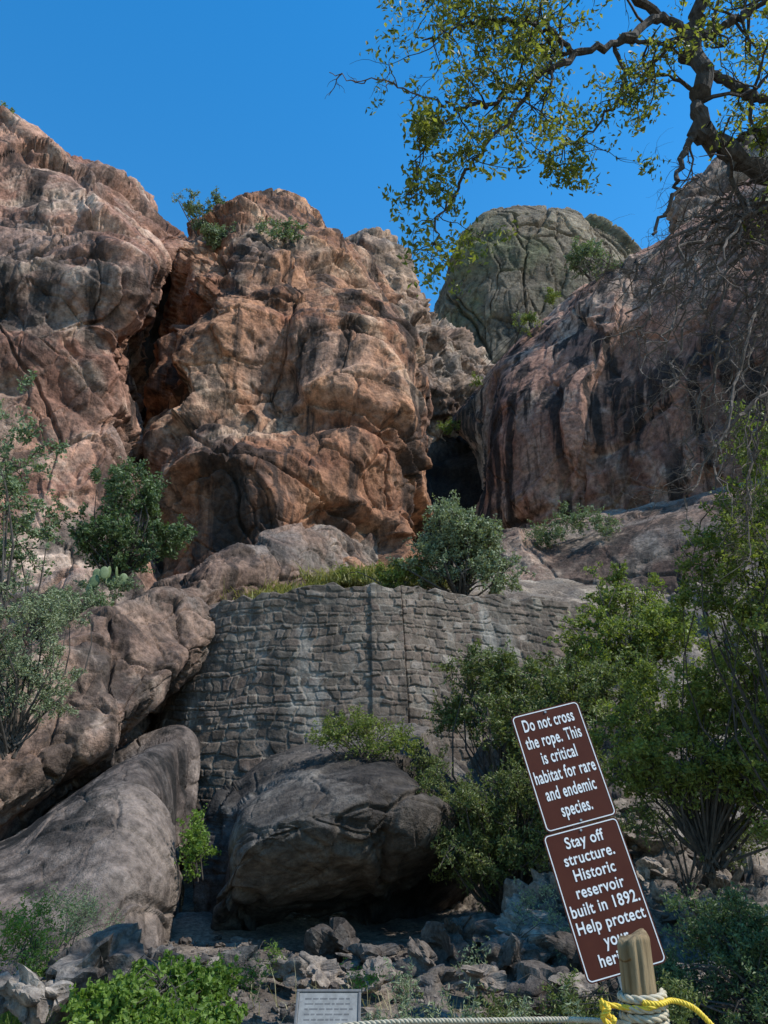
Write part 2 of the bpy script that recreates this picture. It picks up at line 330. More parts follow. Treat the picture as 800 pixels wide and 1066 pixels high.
for (px,py,Y,s) in [(100,1015,6.6,.36),(600,1030,6.0,.22),(530,1000,8.5,.38),(500,1020,7.5,.25),(610,990,7.6,.36),(470,985,9,.38),(350,985,9.5,.34),(300,1010,8,.2),(555,980,9,.45),(440,1000,8.5,.25),(250,1005,8,.2),(160,1010,7,.24),(560,1035,6.5,.24),(30,1040,5.8,.2),(380,1000,9,.3),(510,970,10,.45),(390,1015,8,.25),(650,1010,7.5,.3),(15,1030,6.4,.3),(60,1035,6.2,.2),(570,945,10.2,.5),(600,960,9.8,.45),(330,1010,8.6,.25)]:
    pl.append((P(px,py,Y),s))
for i in range(190):
    px=560+rng.random()*240; py=850+rng.random()*130; Y=10.8-(px-600)*.003-(py-900)*.022+.1
    pl.append((P(px,py,Y),.10+.28*rng.random()**2))
rocks('loose_rocks',pl,M_stone)
pl=[]
for i in range(5200):
    y=3.9+rng.random()**1.3*6.5; x=(rng.random()*1.45-.7)*y; s=.015+.055*rng.random()**3
    pl.append((np.array([x,y,0.]),s))
zz=ground_z(np.array([q[0][0] for q in pl]),np.array([q[0][1] for q in pl]))
for q,z in zip(pl,zz): q[0][2]=z+q[1]*.1
rocks('gravel',pl,M_stone,5)

# ---------- dam ----------
M_dam,nt,bs,L=mat0('masonry')
o=nt.nodes.new('ShaderNodeTexCoord').outputs['Object']
at=nt.nodes.new('ShaderNodeAttribute'); at.attribute_name='tone'
r=nt.nodes.new('ShaderNodeValToRGB'); cols=[(0,(.23,.205,.17)),(.15,(.22,.185,.145)),(.3,(.11,.085,.066)),(.45,(.19,.148,.112)),(.6,(.135,.105,.083)),(.75,(.23,.18,.137)),(.88,(.165,.118,.09)),(1,(.29,.245,.20))]
e=r.color_ramp.elements; e[0].position=0;e[0].color=C(cols[0][1]);e[1].position=1;e[1].color=C(cols[-1][1])
for p_,c_ in cols[1:-1]: x=e.new(p_); x.color=C(c_)
L(at.outputs['Fac'],r.inputs[0])
rp=ramp(nt,.3,.7,(.42,.42,.42,1),(1.5,1.5,1.5,1)); L(noise(nt,o,4,6,.75),rp.inputs[0])
col=mixc(nt,1.0,r.outputs[0],rp.outputs[0],'MULTIPLY')
rw=ramp(nt,.54,.66); L(noise(nt,o,1.0,6,.7,(1,1,.45)),rw.inputs[0])
col=mixc(nt,mul(nt,rw.outputs[0],.5),col,(.42,.395,.34))
rk=ramp(nt,.48,.6); L(noise(nt,o,1.1,4,.6,(1.2,1.2,.15)),rk.inputs[0]); col=mixc(nt,mul(nt,rk.outputs[0],.6),col,(.05,.042,.035))
L(col,bs.inputs['Base Color']); bs.inputs['Roughness'].default_value=.9; bs.inputs['Specular IOR Level'].default_value=.2
b=N(nt,'ShaderNodeBump',Strength=.8,Distance=.06); L(noise(nt,o,8,6,.75),b.inputs['Height']); L(b.outputs[0],bs.inputs['Normal'])
path=np.array([P(a,700,y)[:2] for a,y in [(168,18.6),(188,17.2),(225,16.6),(280,16.3),(345,16.2),(418,16.4),(480,17.1),(560,18.0),(640,19.2),(720,20.6)]])
nu=860; pc=cr(path,nu); seg=np.r_[0,np.cumsum(np.linalg.norm(np.diff(pc,axis=0),axis=1))]
tan=unit(np.gradient(pc,axis=0)); nrm=np.stack([tan[:,1],-tan[:,0]],1)
ztop=np.interp(pc[:,0],[-5.5,-4.6,-3.4,-1.2,0,3,6,9],[4.8,5.0,5.5,5.78,5.82,5.92,6.05,6.1])+.08*(np.interp(seg,np.arange(0,22,.22),rng.random(100))-.5)*2
nf=320; zf=np.linspace(0,1,nf)
S_,Zf=np.meshgrid(seg,zf); ZZ=.4+(ztop[None]-.4)*Zf
p3=np.stack([S_.ravel(),ZZ.ravel(),0*S_.ravel()+2],1)
s2=S_.ravel()+(fbm(p3*1.9,4)-.5)*.5; z2=ZZ.ravel()+(fbm(p3*np.array([1.0,1.5,1])+40,4)-.5)*.42
rowh=np.cumsum(.10+.13*np.random.default_rng(5).random(90)); ri=np.searchsorted(rowh,z2); lo=np.where(ri>0,rowh[np.maximum(ri-1,0)],0); hi=rowh[ri]
R5=np.random.default_rng(9).random(4096)
wr=.15+.20*np.random.default_rng(6).random(100); of=np.random.default_rng(8).random(100)*3
jit=lambda k:R5[(k.astype(int)*131+ri*977)%4096]
cs=(s2+of[ri])/wr[ri]; ci=np.floor(cs); fr=cs-ci
jl=(jit(ci)-.5)*.6; jr=(jit(ci+1)-.5)*.6
ci=np.where(fr<jl,ci-1,np.where(fr>1+jr,ci+1,ci)); fa=np.abs(fr-jl); fb=np.abs(1+jr-fr)
edge=np.minimum(np.minimum(fa,fb)*wr[ri],np.minimum(z2-lo,hi-z2))
edge=edge+(fbm(p3*14,3)-.5)*.024
stone=jit(ci+3); st=sst(0.0,.026,edge)
d=.016*st*(.3+stone)+.028*(stone-.5)*st+.045*(fbm(p3*5,5,.6)-.5)-.010*(1-st)+.4*(fbm(p3*.35+9,3)-.5)
xx=np.interp(p3[:,0],seg,pc[:,0])
d+=np.where(xx<.36,.10,0)+np.where((xx<.36)&(xx>-.30),.05,0)-np.where(np.abs(xx-.37)<.025,.08,0)
batter=(1-Zf.ravel())*.6
D_=(d+batter).reshape(nf,nu)
tonev=np.where(st>.35,.12+.88*jit(ci+7),.08).reshape(nf,nu)
Fr=np.stack([pc[None,:,0]+nrm[None,:,0]*D_,pc[None,:,1]+nrm[None,:,1]*D_,ZZ],-1)
tops=[];tt=[]
for k,w in enumerate(np.linspace(.05,.75,14)):
    q=np.stack([pc[:,0]-nrm[:,0]*w+nrm[:,0]*D_[-1]*(1-w),pc[:,1]-nrm[:,1]*w+nrm[:,1]*D_[-1]*(1-w),ztop+.06*(vn(np.stack([seg*6,seg*0+w*6,seg*0],1))-.3)],-1); tops.append(q); tt.append(tonev[-1])
q=tops[-1].copy(); q[:,2]-=2.5; tops.append(q); tt.append(tonev[-1])
G=np.concatenate([Fr,np.array(tops)],0); TT=np.concatenate([tonev,np.array(tt)],0)
m=MB(); m.add(G.reshape(-1,3),gridfaces(*G.shape[:2]),0,TT.ravel()); m.obj('stone_dam_wall',[M_dam])

# ---------- vegetation ----------
L_olive=leafm('olive_leaves',(.065,.085,.024),(.22,.25,.08))
L_bright=leafm('bright_leaves',(.08,.11,.02),(.30,.34,.085),.4)
L_grey=leafm('grey_green_leaves',(.14,.17,.09),(.32,.36,.21),.25)
L_dark=leafm('dark_green_leaves',(.05,.08,.035),(.15,.21,.085),.3)
L_sage=leafm('sage_leaves',(.10,.14,.07),(.24,.30,.16),.3)
L_oak=leafm('oak_leaves',(.09,.105,.018),(.30,.30,.07),.5)
L_grass=leafm('grass_blades',(.12,.13,.035),(.36,.33,.13),.35)
L_green=leafm('green_herbs',(.08,.14,.02),(.22,.32,.06),.4)
L_straw=leafm('straw_blades',(.20,.18,.09),(.42,.37,.20),.3)
def bush(name,base,lobes,ncl,nl,cr_,LL,mat,W=.5,stem=.02,droop=.0,shell=.2):
    m=MB(); base=np.array(base,float)
    vol=np.array([a[3]*a[4] for a in lobes],float); vol/=vol.sum()
    for lb,fv in zip(lobes,vol):
        c=P(*lb[:3]); t=TD(lb[1],lb[2]); R=np.array([lb[3],(lb[3]+lb[4])/2,lb[4]])/800*t
        bl=base if (np.linalg.norm((c-base)[:2])<1.0 or stem>.013) else c-np.array([0,0,R[2]])
        n=max(3,int(ncl*fv)); dv=unit(rng.normal(size=(n,3))); rr=(shell+(1-shell)*rng.random(n))**.6
        lump=.45+1.15*vn(dv*1.9+rng.random(3)*50)
        cc=c+dv*R*(rr*lump)[:,None]*(.8+.4*rng.random(n))[:,None]
        for q in cc:
            if rng.random()<.25:
                mid=(bl+q)/2+rng.normal(size=3)*.12*np.linalg.norm(q-bl); mid[2]+=.1
                tube(m,[bl+rng.normal(size=3)*.05,mid,q],[stem,stem*.6,stem*.15],5,0,n=7)
            k=int(nl*(.25+1.3*rng.random())); ct=.28*(rng.random()-.5)
            for s_ in range(3):
                e=unit(rng.normal(size=3)+np.array([0,0,.35])+.6*unit(q-c)); ln=cr_*(1.2+1.6*rng.random()); k3=max(2,k//3)
                tt_=rng.random((k3,1)); pts=q+e*ln*tt_+rng.normal(size=(k3,3))*cr_*(.42-.2*tt_)
                leaves(m,pts,LL,LL*W,1,.5+ct+.2*rng.normal(size=k3),droop)
                tube(m,[q,q+e*ln*.5+rng.normal(size=3)*.01,q+e*ln],[stem*.3,stem*.2,stem*.08],4,0)
    return m.obj(name,[M_bark,mat],False)
bush('shrub',P(-30,760,11),[(-10,470,11,55,70),(5,540,11,40,50),(-20,590,11,50,40)],120,85,.13,.07,L_sage,.5,.03)
bush('shrub',P(10,780,10),[(20,660,10,50,55),(40,715,10,38,35),(-20,700,10,45,60),(60,640,11,30,22)],180,95,.09,.045,L_grey,.4,.02)
bush('shrub',P(120,610,16.5),[(130,505,16.5,32,24),(105,555,16.5,36,30),(160,562,16.5,40,22),(125,585,16.5,25,15),(150,520,16.5,22,16)],150,100,.15,.09,L_dark,.5,.03)
bush('shrub',P(480,625,19),[(480,565,19,42,30),(450,590,19,32,24),(515,598,19,30,18),(470,540,19,22,16),(500,555,19,24,14)],240,90,.15,.085,L_grey,.5,.04)
bush('shrub',P(415,620,19),[(415,600,19.2,26,18),(365,603,20.5,26,9)],60,80,.12,.08,L_bright,.5,.02)
bush('shrub',P(660,700,15),[(655,625,15.5,38,24),(690,660,14,40,30),(630,680,14,50,30)],190,100,.13,.075,L_bright,.5,.03)
bush('shrub',P(560,900,12.5),[(520,710,13,45,32),(600,720,12.5,60,35),(560,770,12,55,45),(480,745,13.5,25,18)],380,110,.12,.06,L_olive,.5,.03)
bush('shrub',P(530,960,11.5),[(480,850,11.2,45,42),(545,850,11,50,50),(500,890,11,50,32),(600,850,10.8,45,50),(450,800,12.5,20,15)],400,110,.10,.05,L_olive,.4,.03)
bush('shrub',P(740,900,9),[(700,740,9.5,50,45),(760,720,9,50,50),(720,800,9,60,40),(790,800,8.6,50,60),(660,790,9.6,35,40)],370,110,.10,.05,L_bright,.5,.018)
bush('shrub',P(870,900,8),[(790,470,8,34,50),(765,560,8,40,48),(800,640,8,60,50),(740,620,8.4,35,30),(850,560,8,60,130)],320,95,.10,.05,L_bright,.5,.018)
bush('shrub',P(800,1060,6.5),[(760,975,7,60,35),(800,1020,6.6,60,40),(700,1030,6.8,35,25)],230,110,.07,.035,L_dark,.4,.012)
bush('shrub',P(720,940,9.5),[(690,850,9.8,40,22),(760,870,9.4,50,22)],50,80,.08,.04,L_olive,.4,.015)
bush('shrub',P(385,800,12.6),[(370,758,12.6,36,16),(405,775,12.4,30,13),(340,768,12.6,20,10)],90,70,.09,.045,L_bright,.5,.014)
bush('shrub',P(205,900,12.2),[(206,880,10.8,11,32)],30,60,.07,.045,L_green,.6,.01)
bush('shrub',P(215,262,33),[(215,225,33,28,16),(235,250,31,20,12),(290,240,30.5,26,9),(195,215,36,12,8)],90,90,.22,.14,L_sage,.5,.04)
bush('shrub',P(5,140,30),[(3,122,29.5,8,9)],14,80,.2,.13,L_bright,.5,.04)
bush('shrub',P(615,290,36),[(612,268,36,24,17),(640,285,36,18,8)],60,90,.25,.15,L_sage,.5,.04)
bush('shrub',P(575,545,27),[(570,555,26.5,30,9),(600,540,26.5,22,9),(630,548,25.5,16,7)],60,80,.18,.1,L_sage,.4,.02)
bush('shrub',P(540,345,39),[(550,335,39,13,7),(575,310,38,8,9),(495,398,42,8,5),(470,445,44,14,5)],36,80,.22,.13,L_bright,.5,.02)
bush('shrub',P(90,640,15),[(80,625,15,34,12),(110,610,16,28,8),(60,640,14.5,20,10)],70,80,.10,.06,L_sage,.4,.015)
bush('shrub',P(170,1045,5.6),[(165,1030,5.8,60,16),(215,1022,6,30,14),(120,1048,5.3,45,14),(180,1070,5.2,70,13)],210,100,.05,.035,L_green,.7,.006)
bush('shrub',P(60,1000,7.6),[(95,965,7.8,30,26),(60,940,8,22,18)],40,60,.09,.03,L_sage,.3,.006)
bush('shrub',P(520,1000,8.8),[(560,955,9,26,20),(600,985,8.5,20,16),(500,1005,8,16,10)],40,60,.09,.035,L_grey,.4,.006)
bush('shrub',P(25,1000,6.9),[(20,975,7,28,22),(50,1000,6.8,22,12)],48,70,.09,.035,L_green,.3,.004)
bush('shrub',P(270,1010,7.5),[(250,1020,7,18,7),(290,1000,8,14,7),(380,1020,7,12,6)],20,70,.08,.035,L_green,.3,.004)
bush('shrub',P(600,1050,5.8),[(600,1050,5.8,30,12),(520,1055,5.8,24,9),(690,1045,5.6,30,14)],70,80,.06,.03,L_olive,.4,.004)

def grass(name,centers,h,w,mat,spread=.3):
    m=MB(); c=np.asarray(centers); n=len(c); d=rng.normal(size=(n,3)); d[:,2]=0; d=unit(d); side=np.stack([-d[:,1],d[:,0],d[:,2]],1)
    H=(h*(.4+.9*rng.random(n)**1.5))[:,None]; up=np.array([0,0,1]); l=(spread*rng.random(n))[:,None]
    p0=c; p1=c+up*H*.55+d*H*l*.4; p2=c+up*H*(1-.3*l)+d*H*l*1.3
    V=np.stack([p0-side*w/2,p0+side*w/2,p1-side*w*.35,p1+side*w*.35,p2-side*w*.05,p2+side*w*.05],1)
    i=np.arange(n)[:,None]*6; F=np.concatenate([i+np.array([[0,1,3,2]]),i+np.array([[2,3,5,4]])],0)
    m.add(V.reshape(-1,3),F,0,np.repeat(rng.random(n),6)); return m.obj(name,[mat],False)
def patch(px,py,Y,rx,n,dz=0,ry=.5,g=False):
    c=P(px,py,Y); t=TD(py,Y); a=rng.normal(size=(n,3))*np.array([rx/800*t,ry,0])*.6; q=c+a+np.array([0,0,dz])
    if g: q[:,2]=ground_z(q[:,0],q[:,1])
    return q
cs=[]
for px,py,Y,rx in [(230,648,18.4,30),(270,634,18.8,35),(310,624,19.4,40),(350,610,20.5,40),(390,605,21,30),(440,612,20.5,30)]:
    cs.append(patch(px,py,Y,rx,1000,0,.5))
grass('grass',np.concatenate(cs),.42,.03,L_grass,1.2)
cs=[patch(a,b,c,r_,n,0,.3,True) for a,b,c,r_,n in [(25,1010,6.6,30,260),(15,985,7.0,22,160),(60,1000,6.4,16,80),(700,1040,5.2,40,200),(770,1050,5,40,260)]]
grass('grass',np.concatenate(cs),.34,.009,L_green,1.3)
cs=[patch(a,b,c,r_,n,0,.25,True) for a,b,c,r_,n in [(430,1050,5.6,14,30),(300,1045,6,20,40),(560,1050,5.5,20,80),(620,1055,5,20,80),(30,990,7,25,100),(240,1000,8,20,60),(210,1040,5,20,30),(480,1040,6.4,60,90),(660,1020,7,40,90),(360,1020,7.5,60,80)]]
grass('grass',np.concatenate(cs),.3,.007,L_straw,1.4)
m=MB()
for px,py,Y,h in [(432,1062,5.4,.62),(405,1066,5.4,.38),(455,1066,5.3,.46),(475,1060,5.6,.5),(300,1055,5.5,.25),(560,1060,5.2,.4),(590,1050,5.5,.45),(540,1060,5.5,.4),(420,1060,5.7,.55),(500,1060,5.4,.35)]:
    for k in range(5):
        b0=P(px+rng.normal()*6,py+8,Y); b0[2]=gz(b0[0],b0[1]); tip=b0+np.array([rng.normal()*.1,rng.normal()*.1,h*(.9+.5*rng.random())]); mid=(b0+tip)/2+rng.normal(size=3)*.03
        tube(m,[b0,mid,tip],[.004,.003,.0015],4,0,n=8); cc=cr(np.array([b0,mid,tip]),50); cc=np.repeat(cc[10:],3,0)+rng.normal(size=(120,3))*.016
        leaves(m,cc,.042,.009,1)
m.obj('weeds',[M_twig,L_grey],False)
m=MB(); M_cact=simple('cactus_skin',(.09,.13,.05),(.16,.21,.09),12,.6,.3)
th=np.linspace(0,2*math.pi,14); ph=np.linspace(-math.pi/2,math.pi/2,9)
for px,py,Y in [(215,640,18.3),(228,636,18.4),(240,632,18.6),(250,636,18.5),(262,630,18.8),(95,612,15.6),(108,606,15.8),(122,602,16),(222,626,18.6),(236,622,18.7),(112,598,15.8)]:
    for k in range(3):
        c=P(px,py,Y)+rng.normal(size=3)*np.array([.1,.1,.06]); a=rng.random()*3; TH,PH=np.meshgrid(th,ph)
        x=np.cos(PH)*np.cos(TH)*.10;y=np.cos(PH)*np.sin(TH)*.02;z=np.sin(PH)*.14; tl=(rng.random()-.5)*.8
        x,z=x*math.cos(tl)-z*math.sin(tl),x*math.sin(tl)+z*math.cos(tl)
        m.add(np.stack([x*math.cos(a)-y*math.sin(a),x*math.sin(a)+y*math.cos(a),z],-1).reshape(-1,3)+c,gridfaces(9,14),0,.5)
m.obj('prickly_pear_cactus',[M_cact])

# ---------- overhanging oak ----------
m=MB(); leafpts=[]
def grow(p,d,L_,r,depth,leafy,dr=0.0,kink=.28):
    n=6; pts=[p]; dd=d.copy()
    for i in range(n):
        dd=unit(dd+rng.normal(size=3)*kink+np.array([0,0,-dr])); pts.append(pts[-1]+dd*L_/n)
    pts=np.array(pts); tube(m,pts,np.linspace(r,r*.35,n+1),5 if r>.008 else 4,0 if leafy else 1)
    if depth>0:
        for k in range(rng.integers(2,5)):
            i=rng.integers(2,n+1); grow(pts[i],unit(dd*.8+rng.normal(size=3)*.75),L_*(.45+.3*rng.random()),r*.5,depth-1,leafy,dr,kink)
    if leafy and depth==0 and rng.random()<.75:
        for q in pts[2:]:
            k=rng.integers(1,6); leafpts.append(q+rng.normal(size=(k,3))*.045)
def limb(pts,r0,r1,spawn,slen,leafy=True,depth=2,dr=0,n=30,sides=8,w=.025,kink=.28):
    A_=cr(np.array(pts),n); A_[1:-1]+=rng.normal(size=(n-2,3))*w*np.linspace(.3,1,n-2)[:,None]
    R_=np.linspace(r0,r1,n)*(1+.14*rng.normal(size=n)); tube(m,A_,R_,sides,0 if r0>.03 or leafy else 1)
    for k in range(spawn):
        i=rng.integers(int(n*.15),n-1); d=unit(A_[min(i+1,n-1)]-A_[i]); grow(A_[i],unit(d*.6+rng.normal(size=3)*.8),slen*(.5+.8*rng.random()),max(.006,R_[i]*.4),depth,leafy,dr,kink)
tr=[np.array([5.2,6.3,-.3]),np.array([5.0,6.2,1.5]),np.array([4.75,6.0,3.4]),np.array([4.4,5.8,5.2]),P(850,190,5.6)]
limb(tr,.26,.15,0,1,n=40,sides=14)
limb([P(850,190,5.6),P(800,180,5.5),P(755,155,5.4),P(728,130,5.3),P(733,80,5.3),P(720,40,5.3),P(735,-20,5.3),P(760,-90,5.3)],.10,.065,5,.7,n=40,sides=12,w=.035)
limb([P(721,45,5.3),P(690,18,5.2),P(650,42,5.1),P(600,58,5.0),P(555,82,4.9),P(515,104,4.9),P(480,112,4.8),P(455,104,4.8)],.05,.01,18,.55,n=50)
limb([P(455,104,4.8),P(425,95,4.8),P(400,82,4.7),P(370,84,4.7),P(343,75,4.7)],.009,.004,6,.18,False,1,n=24,sides=5,w=.01)
limb([P(555,82,4.9),P(535,120,4.9),P(505,150,4.9),P(480,190,5),P(455,230,5),P(460,262,5)],.022,.005,12,.42,n=30)
limb([P(600,58,5.0),P(570,30,4.9),P(520,20,4.8),P(480,28,4.7),P(440,42,4.6)],.03,.005,17,.45,n=30)
limb([P(690,18,5.2),P(640,-15,5),P(560,-30,4.9),P(490,-25,4.8),P(440,0,4.7)],.045,.006,19,.5,n=30)
limb([P(640,48,5.1),P(650,90,5.2),P(620,130,5.2),P(590,150,5.2),P(560,170,5.2)],.018,.004,9,.4,n=25)
limb([P(480,112,4.8),P(450,140,4.8),P(432,180,4.8),P(428,212,4.8)],.012,.004,8,.26,n=20)
limb([P(728,130,5.3),P(712,160,5.3),P(702,200,5.2),P(680,244,5.1)],.035,.012,4,.4,False,1)
limb([P(730,100,5.3),P(700,80,5.2),P(670,85,5.1),P(640,110,5)],.02,.005,8,.45,n=20)
limb([P(733,70,5.3),P(770,92,5.3),P(800,104,5.2),P(850,90,5.2)],.05,.03,8,.5)
limb([P(722,40,5.3),P(765,20,5.3),P(810,-10,5.2)],.05,.03,10,.6)
limb([P(755,155,5.4),P(775,140,5.3),P(800,125,5.3)],.025,.01,4,.4)
for a,b_,e_,f_ in [(800,185,700,290),(820,200,655,330),(830,215,640,300),(830,230,690,420),(840,240,715,480),(840,250,745,510),(840,230,670,390),(850,290,755,450),(840,300,775,520),(830,190,760,260),(850,200,735,350),(845,330,690,410),(860,380,715,530),(830,210,705,230),(850,260,780,330),(830,180,740,300),(840,200,700,350),(845,270,785,480),(840,220,650,360),(840,300,730,430),(850,340,770,560),(835,240,760,400),(840,210,680,300)]:
    Y0=5.5+rng.normal()*.15; Y1=5.2+rng.normal()*.4
    c1_=P(a+(e_-a)*.35,b_+(f_-b_)*.12,Y0); c2_=P(a+(e_-a)*.75,b_+(f_-b_)*.52,(Y0+Y1)/2)
    limb([P(a,b_,Y0),c1_,c2_,P(e_,f_,Y1)],.024,.006,12,.5,False,2,.06,n=24,sides=6,w=.035,kink=.34)
lp=np.concatenate(leafpts); leaves(m,lp,.054,.028,2,np.clip(.5+.28*rng.normal(size=len(lp)),0,1),.2)
m.obj('oak_tree',[M_bark,M_twig,L_oak],False)

# ---------- signs ----------
M_brown=simple('sign_brown',(.075,.018,.010),(.09,.024,.013),6,.6,.05,.001,spec=.2)
M_white=simple('sign_white',(.80,.79,.77),(.88,.87,.85),30,.6,.05,.001,spec=.3)
M_metal=simple('galvanised_steel',(.30,.30,.31),(.42,.42,.43),20,.45,.05,.001,metal=.8)
def rrect(w,h,r,n=8):
    o=[]
    for cx,cy,a0 in((w/2-r,h/2-r,0),(-w/2+r,h/2-r,90),(-w/2+r,-h/2+r,180),(w/2-r,-h/2+r,270)):
        for k in range(n+1):
            a=math.radians(a0+90*k/n); o.append((cx+r*math.cos(a),cy+r*math.sin(a)))
    return o
def mesh_obj(name,v,f,mat):
    me=bpy.data.meshes.new(name); me.from_pydata(v,[],f); me.materials.append(mat); o=bpy.data.objects.new(name,me); bpy.context.scene.collection.objects.link(o); return o
def sign(center,w,h,roll,lean,text):
    root=bpy.data.objects.new('warning_sign',None); bpy.context.scene.collection.objects.link(root)
    R=Vector((math.cos(roll),0.03,math.sin(roll))).normalized(); U=Vector((-math.sin(roll),lean,math.cos(roll))); U=(U-R*U.dot(R)).normalized(); Nn=R.cross(U)
    M=Matrix((R,U,Nn)).transposed().to_4x4(); M.translation=Vector(center)
    o=rrect(w,h,.022); n=len(o)
    v=[(x,y,0) for x,y in o]+[(x,y,-.003) for x,y in o]; f=[list(range(n)),list(range(2*n-1,n-1,-1))]+[[i,i+n,(i+1)%n+n,(i+1)%n] for i in range(n)]
    parts=[mesh_obj('panel',v,f,M_brown)]
    a=rrect(w-.010,h-.010,.018); b=rrect(w-.018,h-.018,.014)
    v=[(x,y,.0008) for x,y in a]+[(x,y,.0008) for x,y in b]; parts.append(mesh_obj('border',v,[[i,(i+1)%n,(i+1)%n+n,i+n] for i in range(n)],M_white))
    cu=bpy.data.curves.new('lettering','FONT'); cu.body=text; cu.align_x='CENTER'; cu.size=1; cu.offset=.018; cu.space_line=1.0; cu.space_character=1.08
    to=bpy.data.objects.new('tmp',cu); bpy.context.scene.collection.objects.link(to); dg=bpy.context.evaluated_depsgraph_get(); dg.update()
    me=bpy.data.meshes.new_from_object(to.evaluated_get(dg)); bpy.data.objects.remove(to)
    co=np.array([q.co[:] for q in me.vertices]); mn=co.min(0);mx=co.max(0); c=(mn+mx)/2
    sx=(w-.04)/(mx[0]-mn[0]); sy=(h-.055)/(mx[1]-mn[1])
    for q in me.vertices: q.co=((q.co.x-c[0])*sx,(q.co.y-c[1])*sy,.0012)
    me.materials.clear(); me.materials.append(M_white); tx=bpy.data.objects.new('lettering',me); bpy.context.scene.collection.objects.link(tx); parts.append(tx)
    for sy_ in(-1,1):
        q=[(.005*math.cos(k*.785),.005*math.sin(k*.785)+sy_*(h/2-.016),.003) for k in range(8)]; q+= [(x,y,0) for x,y,z in q]
        parts.append(mesh_obj('bolt',q,[list(range(8))]+[[i,i+8,(i+1)%8+8,(i+1)%8] for i in range(8)],M_metal))
    root.matrix_world=M
    for p_ in parts: p_.parent=root
rl=math.radians(13.6)
c1=P(586,796,3.36); c2=P(628,934,3.30)
sign(c1,.303,.475,rl,.1,"Do not cross\nthe rope. This\nis critical\nhabitat for rare\nand endemic\nspecies.")
sign(c2,.317,.525,rl,.1,"Stay off\nstructure.\nHistoric\nreservoir\nbuilt in 1892.\nHelp protect\nyour\nheritage.")
ax_=unit(c1-c2); top=c1+ax_*.2+np.array([0,.03,0]); bot=c2-ax_*(c2[2]+.3)/ax_[2]+np.array([0,.03,0])
m=MB(); prof=[(-.03,0),(-.012,0),(-.012,.02),(.012,.02),(.012,0),(.03,0)]
V=[[e_+np.array([a,b_,0]) for a,b_ in prof] for e_ in (bot,top)]; m.add(np.array(V).reshape(-1,3),gridfaces(2,6)); m.obj('sign_post',[M_metal],False)

# ---------- wooden posts and rope ----------
M_wood=simple('weathered_wood',(.13,.085,.04),(.33,.245,.14),11,.85,.8,.01,(3,3,.25),spec=.2)
M_rope=simple('cream_rope',(.38,.32,.21),(.56,.49,.36),60,.9,.6,.004)
M_yel=simple('yellow_rope_fibre',(.62,.42,.02),(.80,.58,.05),60,.6,.5,.003)
def wpost(x,y,zt,lean=0.0,r=.046):
    m=MB(); s=72; zs=np.r_[np.linspace(-.3,zt-.012,200),zt,zt,zt]; sc=np.r_[np.ones(200),.9,.5,.0]; th=np.linspace(0,2*math.pi,s+1)
    ZG,TG=np.meshgrid(zs,th,indexing='ij'); q=np.stack([np.cos(TG)*3,np.sin(TG)*3,ZG*3],-1).reshape(-1,3)
    rr=r*(1+.22*(fbm(q*.7,4)-.5).reshape(ZG.shape)*2)
    crk=ridged(np.stack([np.cos(TG)*4,np.sin(TG)*4,ZG*.9+TG*.2],-1).reshape(-1,3),2).reshape(ZG.shape); rr=rr-sst(.84,.95,crk)*.008
    rr=rr*sc[:,None]; X_=x+rr*np.cos(TG)+lean*(ZG-zt); Y_=y+rr*np.sin(TG); Z_=ZG+(.014*np.cos(TG)+.006*np.sin(3*TG))*(ZG>zt-.05)*sc[:,None]
    m.add(np.stack([X_,Y_,Z_],-1).reshape(-1,3),gridfaces(len(zs),s+1)); return m.obj('wooden_post',[M_wood])
pp=P(659,974,2.6); wpost(pp[0],pp[1],pp[2],-.03)
p2=P(-180,1040,3.5); wpost(p2[0],p2[1],p2[2]+.1)
def ropegeo(m,pts,r,n=200):
    A_=cr(np.array(pts,float),n); Ln=np.linalg.norm(np.diff(A_,axis=0),axis=1).sum(); d=unit(np.gradient(A_,axis=0)); a=unit(np.cross(d,[.1,.2,1])); b_=np.cross(d,a)
    ph=np.linspace(0,Ln/(r*7)*2*math.pi,n)
    for k in range(3):
        f=ph+k*2.094; tube(m,A_+(a*np.cos(f)[:,None]+b_*np.sin(f)[:,None])*r*.5,np.full(n,r*.56),7)
m=MB(); zc=P(661,1050,2.6)[2]; x0,y0=pp[0]+.01,pp[1]
coil=[[x0+.060*math.cos(k/12*6.2832),y0+.060*math.sin(k/12*6.2832),zc-.055+.024*k/12] for k in range(49)]
ropegeo(m,coil,.0115,420)
ropegeo(m,[[x0-.05,y0-.04,zc-.03],P(600,1062,2.66),P(500,1063,2.75),P(380,1066,2.85),P(200,1085,3.05),P(-20,1075,3.3),[p2[0],p2[1],p2[2]]],.008,700)
m.obj('rope_barrier',[M_rope])
m=MB()
ropegeo(m,[[x0-.02,y0-.066,zc+.03],[x0+.03,y0-.068,zc+.026],P(700,1042,2.56),P(718,1047,2.55),P(732,1058,2.55),P(750,1080,2.55),P(765,1120,2.6),P(780,1200,2.7)],.0075,220)
ropegeo(m,[[x0+.05,y0-.05,zc+.03],[x0-.0,y0-.07,zc+.018],[x0-.06,y0-.035,zc+.01],P(628,1046,2.58),P(632,1056,2.57),P(640,1062,2.55),P(632,1068,2.56)],.0075,140)
ropegeo(m,[P(626,1042,2.58),P(634,1050,2.54),P(628,1060,2.55),P(640,1070,2.55)],.0075,60)
m.obj('yellow_rope',[M_yel])
